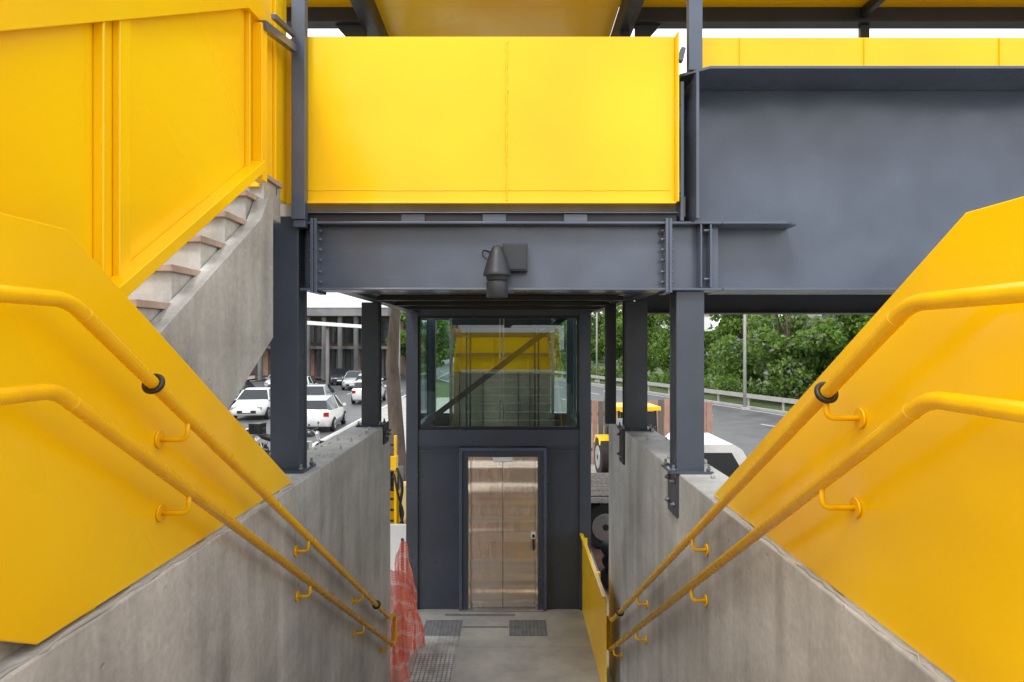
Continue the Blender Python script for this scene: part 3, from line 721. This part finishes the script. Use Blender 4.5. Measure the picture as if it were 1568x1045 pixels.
# ------------------------------------------------------------------ trees
def leaves(b,blobs,n,size,mat,seed):
    r=np.random.RandomState(seed); tot=sum(bl[3]**2 for bl in blobs); vs=[];fs=[]
    for (cx,cy,cz,R) in blobs:
        k=int(n*R*R/tot)
        d=r.normal(size=(k,3)); d/=np.linalg.norm(d,axis=1)[:,None]
        rad=R*(0.55+.5*r.rand(k)**.6)*(1+.15*np.sin(d[:,0]*7+cx)*np.cos(d[:,2]*6+cy))
        p=d*rad[:,None]*np.array([1,1,.78])+np.array([cx,cy,cz])
        a=r.normal(size=(k,3)); a/=np.linalg.norm(a,axis=1)[:,None]
        c=np.cross(a,r.normal(size=(k,3))); c/=np.linalg.norm(c,axis=1)[:,None]
        s=size*(.5+r.rand(k))[:,None]
        q=np.stack([p-a*s,p-c*s*.55,p+a*s,p+c*s*.55],1).reshape(-1,3)
        o=len(vs); vs+=q.tolist(); fs+=[(o+4*i,o+4*i+1,o+4*i+2,o+4*i+3) for i in range(k)]
    b.add(vs,fs,mat)
def raw(b,name,loc=(0,0,0)):
    me=bpy.data.meshes.new(name); me.from_pydata(b.v,[],b.f)
    for m in b.mats: me.materials.append(m)
    me.polygons.foreach_set('material_index',b.m); me.polygons.foreach_set('use_smooth',b.sm)
    ob=bpy.data.objects.new(name,me); scene.collection.objects.link(ob); ob.location=loc; return ob
def tree(h,cr,seed,n=9000,mat=LEAF,size=.17,low=.35,trunk=.22,limb=.25):
    r=random.Random(seed); b=B()
    b.tube([(0,0,-.2),(.05,0,h*.12),(r.uniform(-.15,.15),r.uniform(-.15,.15),h*.35),(r.uniform(-.2,.2),r.uniform(-.2,.2),h*.6),(0,0,h*.85)],[trunk*1.3,trunk,trunk*.8,trunk*.45,.04],BARK,10)
    blobs=[]
    for k in range(26):
        a=r.uniform(0,6.28); zz=h*r.uniform(low,.95); env=cr*math.sqrt(max(.15,1-((zz/h-.62)/.42)**2)); d=env*r.uniform(.3,1.0)
        c=(d*math.cos(a),d*math.sin(a),zz); R=cr*r.uniform(.15,.33); blobs.append((*c,R))
        z0=h*r.uniform(limb,max(limb+.05,.5)); b.tube([(0,0,z0),(c[0]*.5,c[1]*.5,max(z0+.1,zz*.85)),c],[trunk*.35,trunk*.22,.02],BARK,6)
    leaves(b,blobs,n,size,mat,seed)
    return b
tm=[tree(9.5,4.6,11,12000,LEAFJ,.18,.24),tree(8.2,4.2,12,11000,LEAF,.17,.24),tree(11,4.6,13,10000,LEAF,.20,.3)]
me_t=[]
for i,t in enumerate(tm): me_t.append(raw(t,'proto').data)
for o in [o for o in scene.objects if o.name.startswith('proto')]: bpy.data.objects.remove(o)
def put(i,x,y,s,rz,sz=None):
    o=bpy.data.objects.new('tree',me_t[i]); scene.collection.objects.link(o); o.location=(x,y,-.16); o.scale=(s,s,sz or s); o.rotation_euler=(0,0,rz)
put(0,17.2,43,.80,0);put(1,21.3,42,.88,2);put(0,22.5,49,.80,4);put(1,17.5,51,.9,1);put(1,14.2,57,.82,3);put(2,27,45,.72,1);put(1,24.5,37,.8,5);put(0,30,40,.8,2.3)
put(2,10.5,76,.72,1.7);put(1,12.0,66,.9,4.4);put(0,5.5,86,.9,.4)
put(2,-20,44,.8,1.1); put(1,-9.0,70,.9,2.5); put(0,-12.5,82,1.1,5)
t=tree(9.5,3.4,21,7000,LEAF,.10,.62,.19,.48); raw(t,'tree',(-2.72,16.0,-.05))
b=B(); r=random.Random(8); bl=[]
for k in range(120):
    x=-120+k*2.4+r.uniform(-2,2); bl.append((x,118+r.uniform(-8,8),r.uniform(2,5.5),r.uniform(2.2,4)))
leaves(b,bl,24000,.6,LEAFD,5); raw(b,'distant_trees')
b=B(); bl=[]
for k in range(60):
    Y=24+k*1.3; bl.append((rl(Y)+16.5+r.uniform(-.6,.9),Y,.35+r.uniform(-.1,.4),r.uniform(.6,1.1)))
leaves(b,bl,14000,.13,LEAF,9); raw(b,'hedge')

# ------------------------------------------------------------------ buildings
b=B()
X0,X1,Y0=-26,-12.5,66
b.box(X0,X1,Y0+3,Y0+16,0,6.2,BBRWN)
b.box(X0-.6,X1+.6,Y0-.6,Y0+16,6.21,7.3,BCOLD); b.box(X0-.7,X1+.7,Y0-.7,Y0-.61,7.0,7.4,WHITE)
b.box(X0-.2,X1+.2,Y0+1.2,Y0+2.99,3.0,3.3,BCOLD)
for i,x in enumerate(np.arange(X0,X1+.1,1.55)):
    b.cyl((x,Y0+.3,0),(x,Y0+.3,6.2),.24,BCOLD,12)
    b.box(x+.5,x+.62,Y0+2.85,Y0+2.98,0,2.99,BCOLD)
    b.box(x+.05,x+.45,Y0+2.93,Y0+2.99,.3,2.9,BGLS); b.box(x+.7,x+1.4,Y0+2.93,Y0+2.99,.3,2.9,BGLS if i%3 else HOARD)
    b.box(x+.1,x+1.4,Y0+2.93,Y0+2.99,3.6,5.8,BGLS)
b.make('office_building',.02)
b=B(); b.prism([(-20.5,5.4),(-12.8,4.9),(-12.8,5.2),(-20.5,5.75)],'Y',60.5,64.5,WHITE)
for x in (-20,-16.6,-13.2): b.box(x,x+.28,60.8,61.1,-.1,4.9,BCOLD)
b.make('entrance_canopy',.02)
def tower(x0,x1,y,h,mat):
    b=B(); b.box(x0,x1,y,y+14,0,h,mat)
    for z in np.arange(1.2,h-2,3.1):
        for x in np.arange(x0+.8,x1-1.2,2.6): b.box(x,x+1.5,y-.06,y-.005,z,z+1.5,BGLS)
    b.box(x0-.2,x1+.2,y-.2,y+14.2,h,h+.5,BCONC); b.make('apartment_building',.02)
tower(50,66,112,11,BCONC); tower(-60,-40,90,18,BCONC); tower(-42,-29,74,9,HOARD); tower(30,41,140,9,WHITE)

# ------------------------------------------------------------------ world and sun
w=bpy.data.worlds.new("World"); scene.world=w; w.use_nodes=True; nt=w.node_tree
bg=nt.nodes['Background']; sky=nt.nodes.new('ShaderNodeTexSky'); sky.sky_type='NISHITA'; sky.sun_disc=False
sky.sun_elevation=math.radians(52); sky.sun_rotation=math.radians(200); sky.air_density=1.5; sky.dust_density=4
mx=nt.nodes.new('ShaderNodeMix'); mx.data_type='RGBA'; mx.inputs[0].default_value=.75
tc=nt.nodes.new('ShaderNodeTexCoord'); no=nt.nodes.new('ShaderNodeTexNoise'); no.inputs['Scale'].default_value=2.2; no.inputs['Detail'].default_value=5
nt.links.new(tc.outputs['Generated'],no.inputs['Vector'])
cr=nt.nodes.new('ShaderNodeValToRGB'); cr.color_ramp.elements[0].position=.35; cr.color_ramp.elements[1].position=.65
cr.color_ramp.elements[0].color=(11,11.6,12.6,1); cr.color_ramp.elements[1].color=(21,21,21,1)
nt.links.new(no.outputs[0],cr.inputs[0]); nt.links.new(sky.outputs[0],mx.inputs[6]); nt.links.new(cr.outputs[0],mx.inputs[7])
nt.links.new(mx.outputs[2],bg.inputs[0]); bg.inputs[1].default_value=.13
sd=bpy.data.lights.new('sun','SUN'); sd.energy=1.5; sd.angle=math.radians(12); sd.color=(1,.96,.9)
so=bpy.data.objects.new('sun',sd); scene.collection.objects.link(so)
el=math.radians(52); az=math.radians(200)
d=Vector((math.sin(az)*math.cos(el),math.cos(az)*math.cos(el),math.sin(el)))
so.rotation_euler=d.to_track_quat('Z','Y').to_euler(); so.location=d*50

cd=bpy.data.cameras.new('camera'); cam=bpy.data.objects.new('camera',cd); scene.collection.objects.link(cam)
cam.location=(0,0,H); cam.rotation_euler=(math.radians(90),0,0); cd.lens=24; cd.sensor_width=36; cd.clip_end=3000; cd.clip_start=.05
scene.camera=cam
